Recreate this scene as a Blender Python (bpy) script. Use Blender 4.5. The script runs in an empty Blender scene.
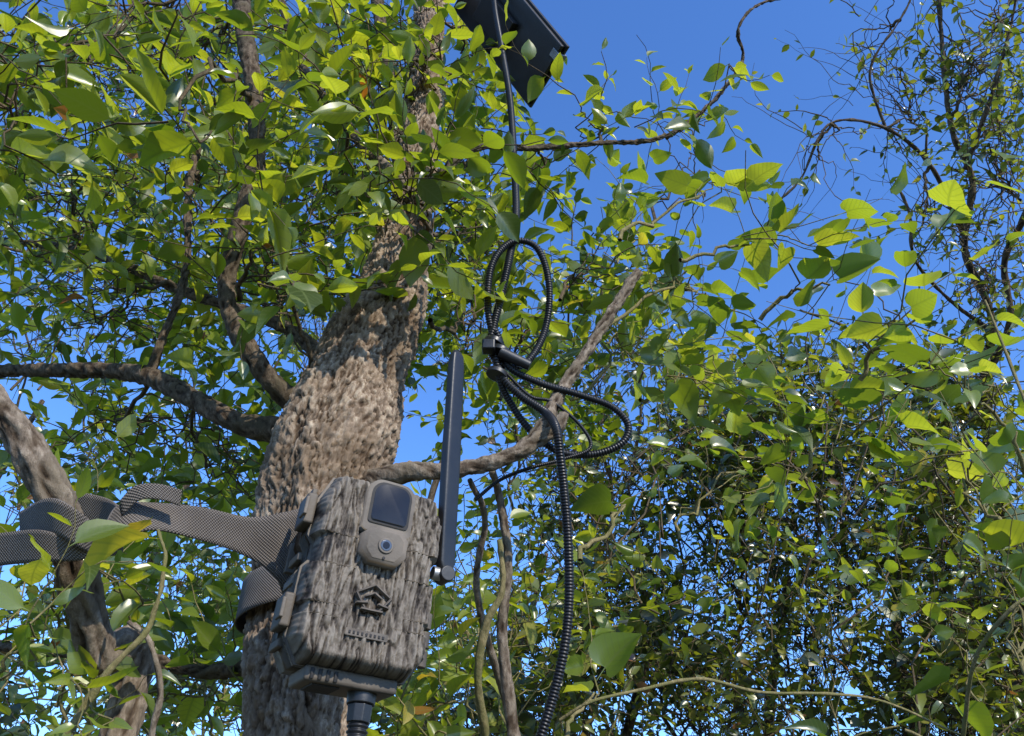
import bpy, math, random
import numpy as np
from mathutils import Vector, Matrix, noise

random.seed(11); rng = np.random.default_rng(11)
sc = bpy.context.scene
FPX = 796.4; PITCH = math.radians(35)
CAM = np.array([0, 0, 1.5]); R_ = np.array([1, 0, 0.])
F_ = np.array([0, math.cos(PITCH), math.sin(PITCH)]); U_ = np.array([0, -math.sin(PITCH), math.cos(PITCH)])
# survey helper: bearing measured on the photo + true distance -> world metres
def W(px, py, d):
    px = np.asarray(px, float); py = np.asarray(py, float); d = np.asarray(d, float)
    a = ((px-512)/FPX)[..., None]; b = ((368-py)/FPX)[..., None]
    return CAM + d[..., None]*(F_ + R_*a + U_*b)
def dv(py, D=0.8):   # distance along the axis of something plumb that stands D metres away
    th = math.atan((368-py)/FPX)+PITCH
    return D*math.cos(PITCH)+D*math.tan(th)*math.sin(PITCH)
SUN = np.array([0.52, -0.70, 0.61]); SUN /= np.linalg.norm(SUN)
def nrmz(v): return v/np.maximum(np.linalg.norm(v, axis=-1, keepdims=True), 1e-9)

# ---------------------------------------------------------------- camera / light
cd = bpy.data.cameras.new("Camera"); cam = bpy.data.objects.new("Camera", cd); sc.collection.objects.link(cam)
cam.location = CAM; cam.rotation_euler = (math.radians(90)+PITCH, 0, 0)
cd.sensor_width = 36; cd.lens = 28; cd.clip_start = 0.02; cd.clip_end = 2000
sc.camera = cam
wd = bpy.data.worlds.new("World"); sc.world = wd; wd.use_nodes = True
nt = wd.node_tree; nt.nodes.clear()
sk = nt.nodes.new('ShaderNodeTexSky'); sk.sky_type = 'NISHITA'; sk.sun_disc = False
sk.sun_elevation = math.asin(SUN[2]); sk.sun_rotation = math.atan2(SUN[0], SUN[1])
sk.air_density = 1.0; sk.dust_density = 0.1; sk.ozone_density = 3.0
hs = nt.nodes.new('ShaderNodeHueSaturation'); hs.inputs['Saturation'].default_value = 1.12; hs.inputs['Value'].default_value = 2.0
tn = nt.nodes.new('ShaderNodeMix'); tn.data_type = 'RGBA'; tn.blend_type = 'MULTIPLY'; tn.inputs[0].default_value = 1; tn.inputs[7].default_value = (.66, .80, 1.06, 1)
bg = nt.nodes.new('ShaderNodeBackground'); bg.inputs['Strength'].default_value = 0.15
wo = nt.nodes.new('ShaderNodeOutputWorld')
nt.links.new(sk.outputs[0], hs.inputs['Color']); nt.links.new(hs.outputs[0], tn.inputs[6]); nt.links.new(tn.outputs[2], bg.inputs[0]); nt.links.new(bg.outputs[0], wo.inputs[0])
sd = bpy.data.lights.new("Sun", 'SUN'); sd.energy = 5; sd.angle = math.radians(0.5); sd.color = (1, 0.94, 0.83)
so = bpy.data.objects.new("Sun", sd); sc.collection.objects.link(so)
so.rotation_euler = Vector(SUN).to_track_quat('Z', 'Y').to_euler(); so.location = (3, -3, 6)
sc.view_settings.view_transform = 'Standard'; sc.view_settings.look = 'None'; sc.view_settings.exposure = 0

# ---------------------------------------------------------------- materials
class M:
    def __init__(s, name):
        s.m = bpy.data.materials.new(name); s.m.use_nodes = True; s.t = s.m.node_tree
        s.b = s.t.nodes['Principled BSDF']; s.o = s.t.nodes['Material Output']
    def n(s, ty, **kw):
        x = s.t.nodes.new(ty)
        for k, v in kw.items():
            if k.startswith('i_'):
                key = k[2:]; key = int(key) if key.isdigit() else key.replace('_', ' ')
                x.inputs[key].default_value = v
            else: setattr(x, k, v)
        return x
    def l(s, a, b): s.t.links.new(a, b)
    def ramp(s, src, stops, interp='LINEAR'):
        r = s.n('ShaderNodeValToRGB'); r.color_ramp.interpolation = interp
        e = r.color_ramp.elements
        while len(e) < len(stops): e.new(0.5)
        for i, (p, c) in enumerate(stops):
            e[i].position = p; e[i].color = (*c, 1) if len(c) == 3 else c
        s.l(src, r.inputs[0]); return r.outputs[0]
    def math(s, op, a, b=None, c=None):
        x = s.n('ShaderNodeMath', operation=op)
        for i, v in enumerate((a, b, c)):
            if v is None: continue
            if isinstance(v, (int, float)): x.inputs[i].default_value = v
            else: s.l(v, x.inputs[i])
        return x.outputs[0]
    def mix(s, f, a, b, mode='MIX'):
        x = s.n('ShaderNodeMix', data_type='RGBA', blend_type=mode)
        for i, v in ((0, f), (6, a), (7, b)):
            if isinstance(v, (int, float)): x.inputs[i].default_value = v
            elif isinstance(v, tuple): x.inputs[i].default_value = (*v, 1)
            else: s.l(v, x.inputs[i])
        return x.outputs[2]
    def bump(s, h, st=0.5, dist=0.002):
        x = s.n('ShaderNodeBump'); x.inputs['Strength'].default_value = st; x.inputs['Distance'].default_value = dist
        s.l(h, x.inputs['Height']); s.l(x.outputs[0], s.b.inputs['Normal']); return x.outputs[0]

def leaf_mat(name, stops, tstops, trans=0.5, rough=0.36, vein=0.5, gl=.06):
    k = M(name); k.t.nodes.remove(k.b)
    at = k.n('ShaderNodeAttribute', attribute_name='lv'); sp = k.n('ShaderNodeSeparateXYZ'); k.l(at.outputs['Vector'], sp.inputs[0])
    t, x, r = sp.outputs
    c = k.ramp(r, stops); tcx = k.ramp(r, tstops)
    if vein > 0:
        ax = k.math('ABSOLUTE', x)
        mid = k.math('SUBTRACT', 1.0, k.math('MULTIPLY', ax, 28.0)); mid = k.math('MAXIMUM', mid, 0.0)
        sv = k.math('SINE', k.math('MULTIPLY', k.math('SUBTRACT', t, k.math('MULTIPLY', ax, 0.9)), 44.0))
        sv = k.math('MULTIPLY', k.math('MAXIMUM', k.math('SUBTRACT', sv, 0.6), 0.0), 1.5)
        v = k.math('MULTIPLY', k.math('MAXIMUM', mid, sv), vein)
        c = k.mix(v, c, (0.22, 0.26, 0.08)); tcx = k.mix(v, tcx, (0.16, 0.22, 0.015))
    df = k.n('ShaderNodeBsdfDiffuse'); k.l(c, df.inputs[0]); tr = k.n('ShaderNodeBsdfTranslucent'); k.l(tcx, tr.inputs[0])
    ms = k.n('ShaderNodeMixShader'); ms.inputs[0].default_value = trans; k.l(df.outputs[0], ms.inputs[1]); k.l(tr.outputs[0], ms.inputs[2])
    g = k.n('ShaderNodeBsdfGlossy'); g.inputs['Roughness'].default_value = rough; g.inputs['Color'].default_value = (1, .98, .9, 1)
    m2 = k.n('ShaderNodeMixShader'); m2.inputs[0].default_value = gl; k.l(ms.outputs[0], m2.inputs[1]); k.l(g.outputs[0], m2.inputs[2])
    k.l(m2.outputs[0], k.o.inputs[0])
    return k.m
G1 = [(0, (.024, .040, .008)), (.3, (.070, .105, .013)), (.7, (.17, .215, .024)), (.93, (.26, .275, .035)), (.975, (.36, .26, .03)), (1, (.24, .09, .02))]
T1 = [(0, (.07, .12, .006)), (.3, (.26, .35, .010)), (.7, (.62, .67, .022)), (.93, (.82, .78, .035)), (.975, (.85, .58, .03)), (1, (.55, .18, .02))]
m_leaf = leaf_mat("tree_leaf", G1, T1, 0.50)
G2 = [(0, (.030, .056, .013)), (.45, (.09, .135, .022)), (.85, (.19, .235, .04)), (.97, (.30, .28, .06)), (1, (.34, .27, .06))]
T2 = [(0, (.12, .19, .010)), (.45, (.40, .51, .018)), (.85, (.70, .73, .035)), (.97, (.8, .66, .05)), (1, (.6, .5, .08))]
m_vine = leaf_mat("vine_leaf", G2, T2, 0.5, 0.34, .5, .07)
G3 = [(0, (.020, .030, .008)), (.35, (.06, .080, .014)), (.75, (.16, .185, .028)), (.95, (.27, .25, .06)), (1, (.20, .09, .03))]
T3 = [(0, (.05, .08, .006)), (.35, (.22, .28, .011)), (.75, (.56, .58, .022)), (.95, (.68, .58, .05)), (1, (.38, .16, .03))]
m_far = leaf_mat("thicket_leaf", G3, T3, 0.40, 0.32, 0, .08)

def bark_mat(name, cols, sc_=1.0, hattr=True, bst=1.0, bsc=120):
    k = M(name); tc = k.n('ShaderNodeTexCoord')
    mp = k.n('ShaderNodeMapping'); mp.inputs['Scale'].default_value = (1, 1, .45); k.l(tc.outputs['Object'], mp.inputs[0])
    n1 = k.n('ShaderNodeTexNoise', i_Scale=bsc*sc_, i_Detail=8.0, i_Roughness=.72); k.l(mp.outputs[0], n1.inputs['Vector'])
    n2 = k.n('ShaderNodeTexNoise', i_Scale=16*sc_, i_Detail=5.0, i_Roughness=.65); k.l(tc.outputs['Object'], n2.inputs['Vector'])
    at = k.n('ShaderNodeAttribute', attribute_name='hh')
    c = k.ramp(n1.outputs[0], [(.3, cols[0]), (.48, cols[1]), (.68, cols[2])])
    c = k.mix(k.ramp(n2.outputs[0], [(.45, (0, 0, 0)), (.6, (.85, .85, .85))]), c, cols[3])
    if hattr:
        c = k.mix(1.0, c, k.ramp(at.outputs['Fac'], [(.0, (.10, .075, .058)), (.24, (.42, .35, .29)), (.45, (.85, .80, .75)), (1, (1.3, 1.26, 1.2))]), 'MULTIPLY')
    k.l(c, k.b.inputs['Base Color']); k.b.inputs['Roughness'].default_value = .9; k.b.inputs['Specular IOR Level'].default_value = .2
    k.bump(n1.outputs[0], bst, .003); return k.m
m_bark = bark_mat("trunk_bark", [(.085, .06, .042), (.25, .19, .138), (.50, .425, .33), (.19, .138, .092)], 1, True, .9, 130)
m_bark2 = bark_mat("limb_bark", [(.04, .028, .02), (.11, .085, .06), (.23, .18, .13), (.09, .075, .048)], 1.6)
m_greybark = bark_mat("grey_bark", [(.07, .055, .042), (.20, .16, .12), (.38, .325, .255), (.17, .14, .098)], 1.5)
m_twig = bark_mat("twig_bark", [(.04, .028, .018), (.11, .078, .045), (.20, .15, .09), (.08, .065, .035)], 2, False)
m_stem = bark_mat("green_stem", [(.10, .09, .035), (.22, .18, .08), (.34, .27, .13), (.17, .16, .055)], 2, False)

def plastic(name, col, rough, bs=300, bst=.25, spec=.5, var=.25):
    k = M(name); tc = k.n('ShaderNodeTexCoord'); n1 = k.n('ShaderNodeTexNoise', i_Scale=float(bs), i_Detail=4.0); k.l(tc.outputs['Object'], n1.inputs['Vector'])
    n2 = k.n('ShaderNodeTexNoise', i_Scale=25.0, i_Detail=5.0); k.l(tc.outputs['Object'], n2.inputs['Vector'])
    dk = tuple(x*(1-var*1.6) for x in col); lt = tuple(min(1, x*(1+var)+.004) for x in col)
    k.l(k.ramp(n2.outputs[0], [(.3, dk), (.7, lt)]), k.b.inputs['Base Color'])
    k.l(k.math('ADD', k.math('MULTIPLY', n2.outputs[0], .25), rough-.12), k.b.inputs['Roughness'])
    k.b.inputs['Specular IOR Level'].default_value = spec
    k.bump(n1.outputs[0], bst, .0006); return k.m
m_case = plastic("taupe_plastic", (.120, .097, .072), .6, 300, .4, .4, .35)
m_case2 = plastic("light_taupe_plastic", (.150, .122, .092), .6, 300, .4, .4, .35)
m_black = plastic("black_plastic", (.014, .014, .015), .42)
m_cable = plastic("black_conduit", (.009, .009, .010), .4, 200, .15, .35)
m_dark = plastic("dark_recess", (.014, .012, .011), .7)
m_glass = plastic("dark_glass", (.010, .010, .013), .2, 20, .02, .3)
m_lens = plastic("lens_glass", (.07, .08, .10), .15, 20, .02, .7)
m_metal = plastic("grey_metal", (.3, .3, .3), .4); m_metal.node_tree.nodes['Principled BSDF'].inputs['Metallic'].default_value = .8
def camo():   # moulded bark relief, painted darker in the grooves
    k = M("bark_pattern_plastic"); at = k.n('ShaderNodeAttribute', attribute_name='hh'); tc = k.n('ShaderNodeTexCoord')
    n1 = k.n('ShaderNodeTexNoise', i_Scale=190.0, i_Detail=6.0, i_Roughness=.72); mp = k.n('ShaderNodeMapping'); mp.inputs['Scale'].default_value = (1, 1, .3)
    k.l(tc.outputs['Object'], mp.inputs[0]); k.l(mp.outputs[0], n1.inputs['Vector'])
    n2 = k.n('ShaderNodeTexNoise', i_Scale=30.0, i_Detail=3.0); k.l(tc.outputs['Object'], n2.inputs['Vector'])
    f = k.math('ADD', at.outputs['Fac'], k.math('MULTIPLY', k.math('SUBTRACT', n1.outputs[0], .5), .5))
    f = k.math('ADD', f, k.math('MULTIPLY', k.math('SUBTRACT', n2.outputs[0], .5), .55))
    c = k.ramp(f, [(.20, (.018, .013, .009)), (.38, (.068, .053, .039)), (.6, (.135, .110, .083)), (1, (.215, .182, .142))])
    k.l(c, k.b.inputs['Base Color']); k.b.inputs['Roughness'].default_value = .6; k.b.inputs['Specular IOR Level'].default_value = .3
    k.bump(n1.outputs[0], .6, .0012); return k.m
m_camo = camo()
def webbing():
    k = M("strap_webbing"); at = k.n('ShaderNodeAttribute', attribute_name='lv'); sp = k.n('ShaderNodeSeparateXYZ'); k.l(at.outputs['Vector'], sp.inputs[0])
    a = k.math('SINE', k.math('MULTIPLY', sp.outputs[0], 2500.)); b = k.math('SINE', k.math('MULTIPLY', sp.outputs[1], 2500.))
    h = k.math('MULTIPLY', a, b); h2 = k.math('ADD', k.math('MULTIPLY', h, .5), .5)
    tc = k.n('ShaderNodeTexCoord'); n = k.n('ShaderNodeTexNoise', i_Scale=35.0, i_Detail=5.0); k.l(tc.outputs['Object'], n.inputs['Vector'])
    c = k.ramp(h2, [(.1, (.042, .033, .026)), (.6, (.17, .142, .118)), (1, (.29, .25, .208))])
    c = k.mix(.8, c, k.ramp(n.outputs[0], [(.3, (.6, .58, .55)), (.7, (1, 1, 1))]), 'MULTIPLY')
    k.l(c, k.b.inputs['Base Color']); k.b.inputs['Roughness'].default_value = .85; k.bump(h2, .9, .0012); return k.m
m_web = webbing()

# ---------------------------------------------------------------- mesh helpers
def mesh_obj(name, V, Q, mat, parent=None, attrs=None, smooth=True):
    V = np.asarray(V, np.float32).reshape(-1, 3); Q = np.asarray(Q, np.int32).reshape(-1, 4)
    me = bpy.data.meshes.new(name); me.vertices.add(len(V)); me.vertices.foreach_set('co', V.ravel())
    me.loops.add(Q.size); me.loops.foreach_set('vertex_index', Q.ravel())
    me.polygons.add(len(Q)); me.polygons.foreach_set('loop_start', np.arange(len(Q), dtype=np.int32)*4)
    me.update(calc_edges=True)
    me.polygons.foreach_set('use_smooth', np.full(len(Q), smooth, dtype=bool))
    for an, av in (attrs or {}).items():
        av = np.asarray(av, np.float32)
        if av.ndim == 2: a = me.attributes.new(an, 'FLOAT_VECTOR', 'POINT'); a.data.foreach_set('vector', av.ravel())
        else: a = me.attributes.new(an, 'FLOAT', 'POINT'); a.data.foreach_set('value', av.ravel())
    me.materials.append(mat); me.update()
    ob = bpy.data.objects.new(name, me); sc.collection.objects.link(ob)
    if parent: ob.parent = parent
    return ob
def empty(name, parent=None):
    e = bpy.data.objects.new(name, None); sc.collection.objects.link(e); e.empty_display_size = .1
    if parent: e.parent = parent
    return e
def spline(P, step):
    """Catmull-Rom through rows of P (any columns; first three are xyz), even steps."""
    P = np.asarray(P, float); Q = np.vstack([2*P[0]-P[1], P, 2*P[-1]-P[-2]]); out = []
    for i in range(1, len(Q)-2):
        p0, p1, p2, p3 = Q[i-1:i+3]; n = max(2, int(np.linalg.norm(p2[:3]-p1[:3])/step*1.3)+2)
        t = np.linspace(0, 1, n, endpoint=False)[:, None]
        out.append(.5*((2*p1)+(-p0+p2)*t+(2*p0-5*p1+4*p2-p3)*t**2+(-p0+3*p1-3*p2+p3)*t**3))
    C = np.vstack(out+[P[-1:]]); s = np.r_[0, np.cumsum(np.linalg.norm(np.diff(C[:, :3], axis=0), axis=1))]
    m = max(3, int(s[-1]/step)+1); u = np.linspace(0, s[-1], m)
    return np.stack([np.interp(u, s, C[:, j]) for j in range(C.shape[1])], 1), u
def frames(C):
    T = nrmz(np.gradient(C, axis=0)); N = np.zeros_like(T)
    a = np.array([0, 0, 1.]) if abs(T[0][2]) < .9 else np.array([0, -1., 0])
    n = np.cross(T[0], np.cross(a, T[0]))
    for i in range(len(C)):
        n = n - T[i]*n.dot(T[i]); n /= np.linalg.norm(n); N[i] = n
    return T, N, np.cross(T, N)
def tube(C, r, sides):
    T, N, B = frames(C); a = np.linspace(0, 2*np.pi, sides, endpoint=False)
    return N[:, None]*np.cos(a)[None, :, None]+B[:, None]*np.sin(a)[None, :, None]
def tube_quads(rows, sides, off=0):
    i = np.arange(rows-1)[:, None]*sides; j = np.arange(sides)[None]; k = (j+1) % sides
    return np.stack([i+j, i+k, i+sides+k, i+sides+j], -1).reshape(-1, 4)+off

def limb(name, pts, mat, parent, step=.006, sides=20, amp=.0015, freq=60., knots=0.0, fz=.3, seed=0., ridge=False, world=False):
    if world: P = np.array(pts, float)
    else: P = np.array([[*W(p[0], p[1], p[2]), p[3]*.5*p[2]/FPX] for p in pts])
    C, u = spline(P, step); D = tube(C[:, :3], None, sides); rows = len(C)
    rad = np.repeat(C[:, 3:4], sides, 1); H = np.zeros_like(rad); LU = np.zeros_like(rad)
    L = C[:, :3]
    for i in range(rows):
        for j in range(sides):
            q = D[i, j]*C[i, 3]*freq
            base = Vector((q[0]+seed, q[1]+7, q[2]*.5+u[i]*freq*fz))
            if ridge:   # thin flaky plates, stepped and ragged, with dark fissures between them
                w = noise.noise_vector(base*.45)*1.3+noise.noise_vector(base*1.6)*.6+noise.noise_vector(base*4.5)*.22
                dd, pp = noise.voronoi(base+w); e = min(1., max(0., (dd[1]-dd[0])-.03)*8.); cell = abs(noise.cell(pp[0]*7.3))
                b2 = Vector((base.x*1.9, base.y*1.9, base.z*3.4))+w*2.2
                d2, p2 = noise.voronoi(b2); c2 = abs(noise.cell(p2[0]*3.1)); s2 = min(1., (d2[1]-d2[0])*9)
                H[i, j] = (.35+.65*e)*(.18+.38*cell+.34*c2*s2)+.26*noise.fractal(base*4.0, .7, 2., 4)+.08*e
                LU[i, j] = noise.noise(Vector((base.x*.32, base.y*.32, base.z*.22)))
            else:
                H[i, j] = .5+.6*noise.fractal(base, .9, 2., 4)
    Hn = np.clip(H, -0.25, 1.35)
    lump = np.array([noise.noise(Vector((seed*3, 1.7, t*14))) for t in u])[:, None]*knots
    V = L[:, None]+D*(rad*(1+lump)+amp*(Hn-.5)+amp*1.5*LU)[..., None]
    V = V.reshape(-1, 3); Q = tube_quads(rows, sides)
    n0 = len(V); V = np.vstack([V, L[0], L[-1]]); e = (rows-1)*sides
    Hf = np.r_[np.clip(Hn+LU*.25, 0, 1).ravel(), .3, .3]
    V[-1] = L[-1]+nrmz(L[-1]-L[-2])*C[-1, 3]*.6
    cap = [[e+a, e+(a+1) % sides, e+(a+2) % sides, n0+1] for a in range(0, sides, 2)]
    Q = np.vstack([Q, np.array(cap)])
    return mesh_obj(name, V, Q, mat, parent, {'hh': Hf})

def tubes_batch(P, R, sides=4):
    N, K, _ = P.shape; T = nrmz(np.gradient(P, axis=1))
    ref = np.array([.31, .87, .38]); n = nrmz(np.cross(T, ref)); b = np.cross(T, n)
    a = np.linspace(0, 2*np.pi, sides, endpoint=False)
    V = P[:, :, None]+R[:, :, None, None]*(n[:, :, None]*np.cos(a)[:, None]+b[:, :, None]*np.sin(a)[:, None])
    q = tube_quads(K, sides); Q = (q[None]+np.arange(N)[:, None, None]*K*sides).reshape(-1, 4)
    return V.reshape(-1, 3), Q

# leaf templates: rows of (t, halfwidth, lobe shift)
OV = dict(rows=[(-.16, .008, 0), (0, .02, 0), (.08, .14, 0), (.2, .25, 0), (.38, .315, 0), (.58, .29, 0), (.78, .18, 0), (.91, .07, 0), (1, .004, 0)], cols=[-1, -.5, 0, .5, 1])
OV3 = dict(rows=[(-.12, .01, 0), (0, .03, 0), (.2, .25, 0), (.45, .31, 0), (.75, .20, 0), (1, .004, 0)], cols=[-1, 0, 1])
HT = dict(rows=[(-.35, .008, 0), (0, .01, 0), (.02, .16, .09), (.07, .29, .12), (.18, .385, .10), (.32, .415, .05), (.48, .38, .02), (.64, .29, 0), (.8, .17, 0), (.92, .07, 0), (1, .004, 0)], cols=[-1, -.5, 0, .5, 1])
FR = dict(rows=[(0, .03, 0), (.25, .28, 0), (.6, .27, 0), (1, .01, 0)], cols=[-1, 0, 1])
def leaf_batch(tm, pos, ax, nr, size, rnd):
    rows, cols = tm['rows'], tm['cols']; t = np.array([[r[0]-r[2]*abs(c) for c in cols] for r in rows]); x = np.array([[r[1]*c for c in cols] for r in rows])
    w = np.array([[r[1] for c in cols] for r in rows]); N = len(pos)
    nr = nrmz(nr-ax*np.sum(nr*ax, -1, keepdims=True)); sd_ = np.cross(ax, nr)
    fold = rng.uniform(.0, .8, N)[:, None, None]; curl = rng.normal(.14, .28, N)[:, None, None]; wav = rng.uniform(0, .05, N)[:, None, None]; ph = rng.uniform(0, 6, N)[:, None, None]
    wr = rng.uniform(.58, 1.22, N)[:, None, None]; bend = rng.normal(0, .13, N)[:, None, None]
    tt = np.broadcast_to(t, (N, *t.shape)); xx = x*wr + bend*np.clip(tt, 0, 1)**2
    Z = fold*np.abs(x)-curl*tt*tt+wav*np.sin(tt*11+ph)*np.abs(x)/np.maximum(w, .01)*(w > .05)
    s = size[:, None, None, None]
    V = pos[:, None, None]+s*(tt[..., None]*ax[:, None, None]+xx[..., None]*sd_[:, None, None]+Z[..., None]*nr[:, None, None])
    lv = np.stack([tt, np.broadcast_to(x, tt.shape), np.broadcast_to(rnd[:, None, None], tt.shape)], -1)
    nr_, nc = len(rows), len(cols); i = np.arange(nr_-1)[:, None]*nc; j = np.arange(nc-1)[None]
    q = np.stack([i+j, i+j+1, i+nc+j+1, i+nc+j], -1).reshape(-1, 4)
    Q = (q[None]+np.arange(N)[:, None, None]*nr_*nc).reshape(-1, 4)
    return V.reshape(-1, 3), Q, lv.reshape(-1, 3)

def bough(a, b, K, wob, sag=0.):
    a = np.atleast_2d(a); b = np.atleast_2d(b); N = len(b); t = np.linspace(0, 1, K)[None, :, None]
    L = np.linalg.norm(b-a, axis=1)[:, None, None]
    P = a[:, None]*(1-t)+b[:, None]*t
    w = np.cumsum(rng.normal(0, 1, (N, K, 3)), axis=1); w -= w[:, :1]*(1-t)+w[:, -1:]*t
    return P+w*wob*L/np.sqrt(K)+np.array([0, 0, 1])*sag*L*np.sin(np.pi*t)

def foliage(name, parent, clumps, tm, ls, nodes, stepf, m_l, m_t, twr=.0012, rbias=(0.0, 1.0), conn=.5, pairs=1, updroop=(.1), njit=.6, sides=4, nup=.6, nsun=.75, keepf=.88):
    TV, TQ, LV, LQ, LA = [], [], [], [], []; to = lo = 0
    def addt(P, R, s=sides):
        nonlocal to
        v, q = tubes_batch(P, R, s); TV.append(v); TQ.append(q+to); to += len(v)
    for c in clumps:
        px, py, rx, ry, d0, d1, n = c[:7]; root = c[7] if len(c) > 7 else None; lsc = c[8] if len(c) > 8 else 1.0
        a = rng.uniform(0, 2*np.pi, n); rr = rng.uniform(0, 1, n)**.55
        S = W(px+rx*rr*np.cos(a), py+ry*rr*np.sin(a), rng.uniform(d0, d1, n))
        cen = W(px, py, (d0+d1)/2)
        rw = W(*root) if root else cen+np.array([0, 0, -.3])
        D = nrmz(nrmz(S-rw)*.6+rng.normal(0, .7, (n, 3))+np.array([0, 0, updroop]))
        size = rng.uniform(ls[0], ls[1], n)*lsc
        Ps = [S]
        for k in range(nodes):
            D = nrmz(D+rng.normal(0, .22, (n, 3))+np.array([0, 0, -.03])); S = S+D*(size*stepf*rng.uniform(.75, 1.25, n))[:, None]; Ps.append(S)
        P = np.stack(Ps, 1); K = P.shape[1]
        R = twr*lsc*np.linspace(1.1, .45, K)[None]*rng.uniform(.7, 1.3, (n, 1)); addt(P, R)
        tan = nrmz(np.gradient(P, axis=1)); rt = rng.uniform(rbias[0], rbias[1], n)
        for k in range(0, K):
            for pr in range(pairs if k < K-1 else 1):
                keep = rng.random(n) < keepf
                tk = tan[keep, k]; m = len(tk)
                if m == 0: continue
                sdv = nrmz(np.cross(tk, np.array([0, 0, 1.])+rng.normal(0, .25, (m, 3))))
                sg = 1 if (k+pr) % 2 else -1
                ax = nrmz(tk*(.55 if k < K-1 else 1.5)+sdv*sg*.85+rng.normal(0, .3, (m, 3))+np.array([0, 0, -.12]))
                nm = nrmz(np.array([0, 0, nup])+SUN*nsun+rng.normal(0, njit, (m, 3)))
                sz = size[keep]*rng.uniform(.55, 1.25, m)*(1.0 if k < K-2 else .7)
                v, q, l = leaf_batch(tm, P[keep, k]+ax*(sz*abs(tm['rows'][0][0]))[:, None], ax, nm, sz, np.clip(rt[keep]*.62+rng.uniform(0, .36, m)+(rng.random(m) > .985)*.4, 0, 1))
                LV.append(v); LQ.append(q+lo); LA.append(l); lo += len(v)
        if root:
            mb = bough(rw[None], cen[None], 14, .12, .05)
            addt(mb, np.linspace(3.6, 1.6, 14)[None]*twr*lsc, 6)
            sel = rng.random(n) < conn; tgt = P[sel, 0]
            if len(tgt):
                st = mb[0][rng.integers(3, 14, len(tgt))]
                addt(bough(st, tgt, 9, .16, .04), np.broadcast_to(np.linspace(1.5, 1.0, 9)*twr*lsc, (len(tgt), 9)))
    mesh_obj(name+"_twigs", np.vstack(TV), np.vstack(TQ), m_t, parent)
    mesh_obj(name+"_leaves", np.vstack(LV), np.vstack(LQ), m_l, parent, {'lv': np.vstack(LA)})

# ---------------------------------------------------------------- ground
def ground():
    g = np.concatenate([-np.geomspace(600, 6, 14), np.linspace(-5, 5, 41), np.geomspace(6, 600, 14)])
    X, Y = np.meshgrid(g, g+3); Z = np.array([[noise.noise(Vector((x*.5, y*.5, 0)))*.06 for x in g] for y in g])
    V = np.stack([X, Y, Z-.02], -1).reshape(-1, 3); n = len(g); i = np.arange(n-1)[:, None]*n; j = np.arange(n-1)[None]
    Q = np.stack([i+j, i+j+1, i+n+j+1, i+n+j], -1)
    k = M("leaf_litter_grass"); tc = k.n('ShaderNodeTexCoord'); a = k.n('ShaderNodeTexNoise', i_Scale=3.0, i_Detail=8.0); b = k.n('ShaderNodeTexNoise', i_Scale=60.0, i_Detail=5.0)
    k.l(tc.outputs['Object'], a.inputs['Vector']); k.l(tc.outputs['Object'], b.inputs['Vector'])
    c = k.mix(k.ramp(a.outputs[0], [(.4, (0, 0, 0)), (.6, (1, 1, 1))]), (.06, .085, .025), (.11, .08, .045)); c = k.mix(.7, c, b.outputs[0], 'MULTIPLY')
    k.l(c, k.b.inputs['Base Color']); k.b.inputs['Roughness'].default_value = .95; k.bump(b.outputs[0], .8, .02)
    mesh_obj("ground", V, Q, k.m)
ground()

# ---------------------------------------------------------------- main tree
tree = empty("bark_tree")
tp = [(302, 780, 106), (303, 736, 106), (304, 660, 108), (307, 590, 110), (314, 520, 113), (326, 470, 114), (340, 425, 110), (355, 380, 98), (374, 335, 88), (392, 295, 70), (405, 240, 50), (414, 180, 40), (424, 80, 33), (436, -40, 30), (446, -120, 28)]
TP = [[*W(x, y, dv(y, .80)), w*.5*dv(y, .8)/FPX] for x, y, w in tp]
x0 = TP[0][0]
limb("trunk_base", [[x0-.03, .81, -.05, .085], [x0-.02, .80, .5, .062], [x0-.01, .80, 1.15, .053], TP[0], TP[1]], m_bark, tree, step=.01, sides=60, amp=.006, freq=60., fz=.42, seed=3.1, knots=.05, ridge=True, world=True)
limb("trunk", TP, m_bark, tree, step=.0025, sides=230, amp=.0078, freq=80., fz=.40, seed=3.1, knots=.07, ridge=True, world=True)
limb("trunk_top", [TP[-2], TP[-1], [TP[-1][0]+.04, .84, 3.7, .02], [TP[-1][0]+.02, .9, 4.4, .010]], m_bark2, tree, step=.012, sides=24, amp=.004, freq=72., knots=.1, world=True)
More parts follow.
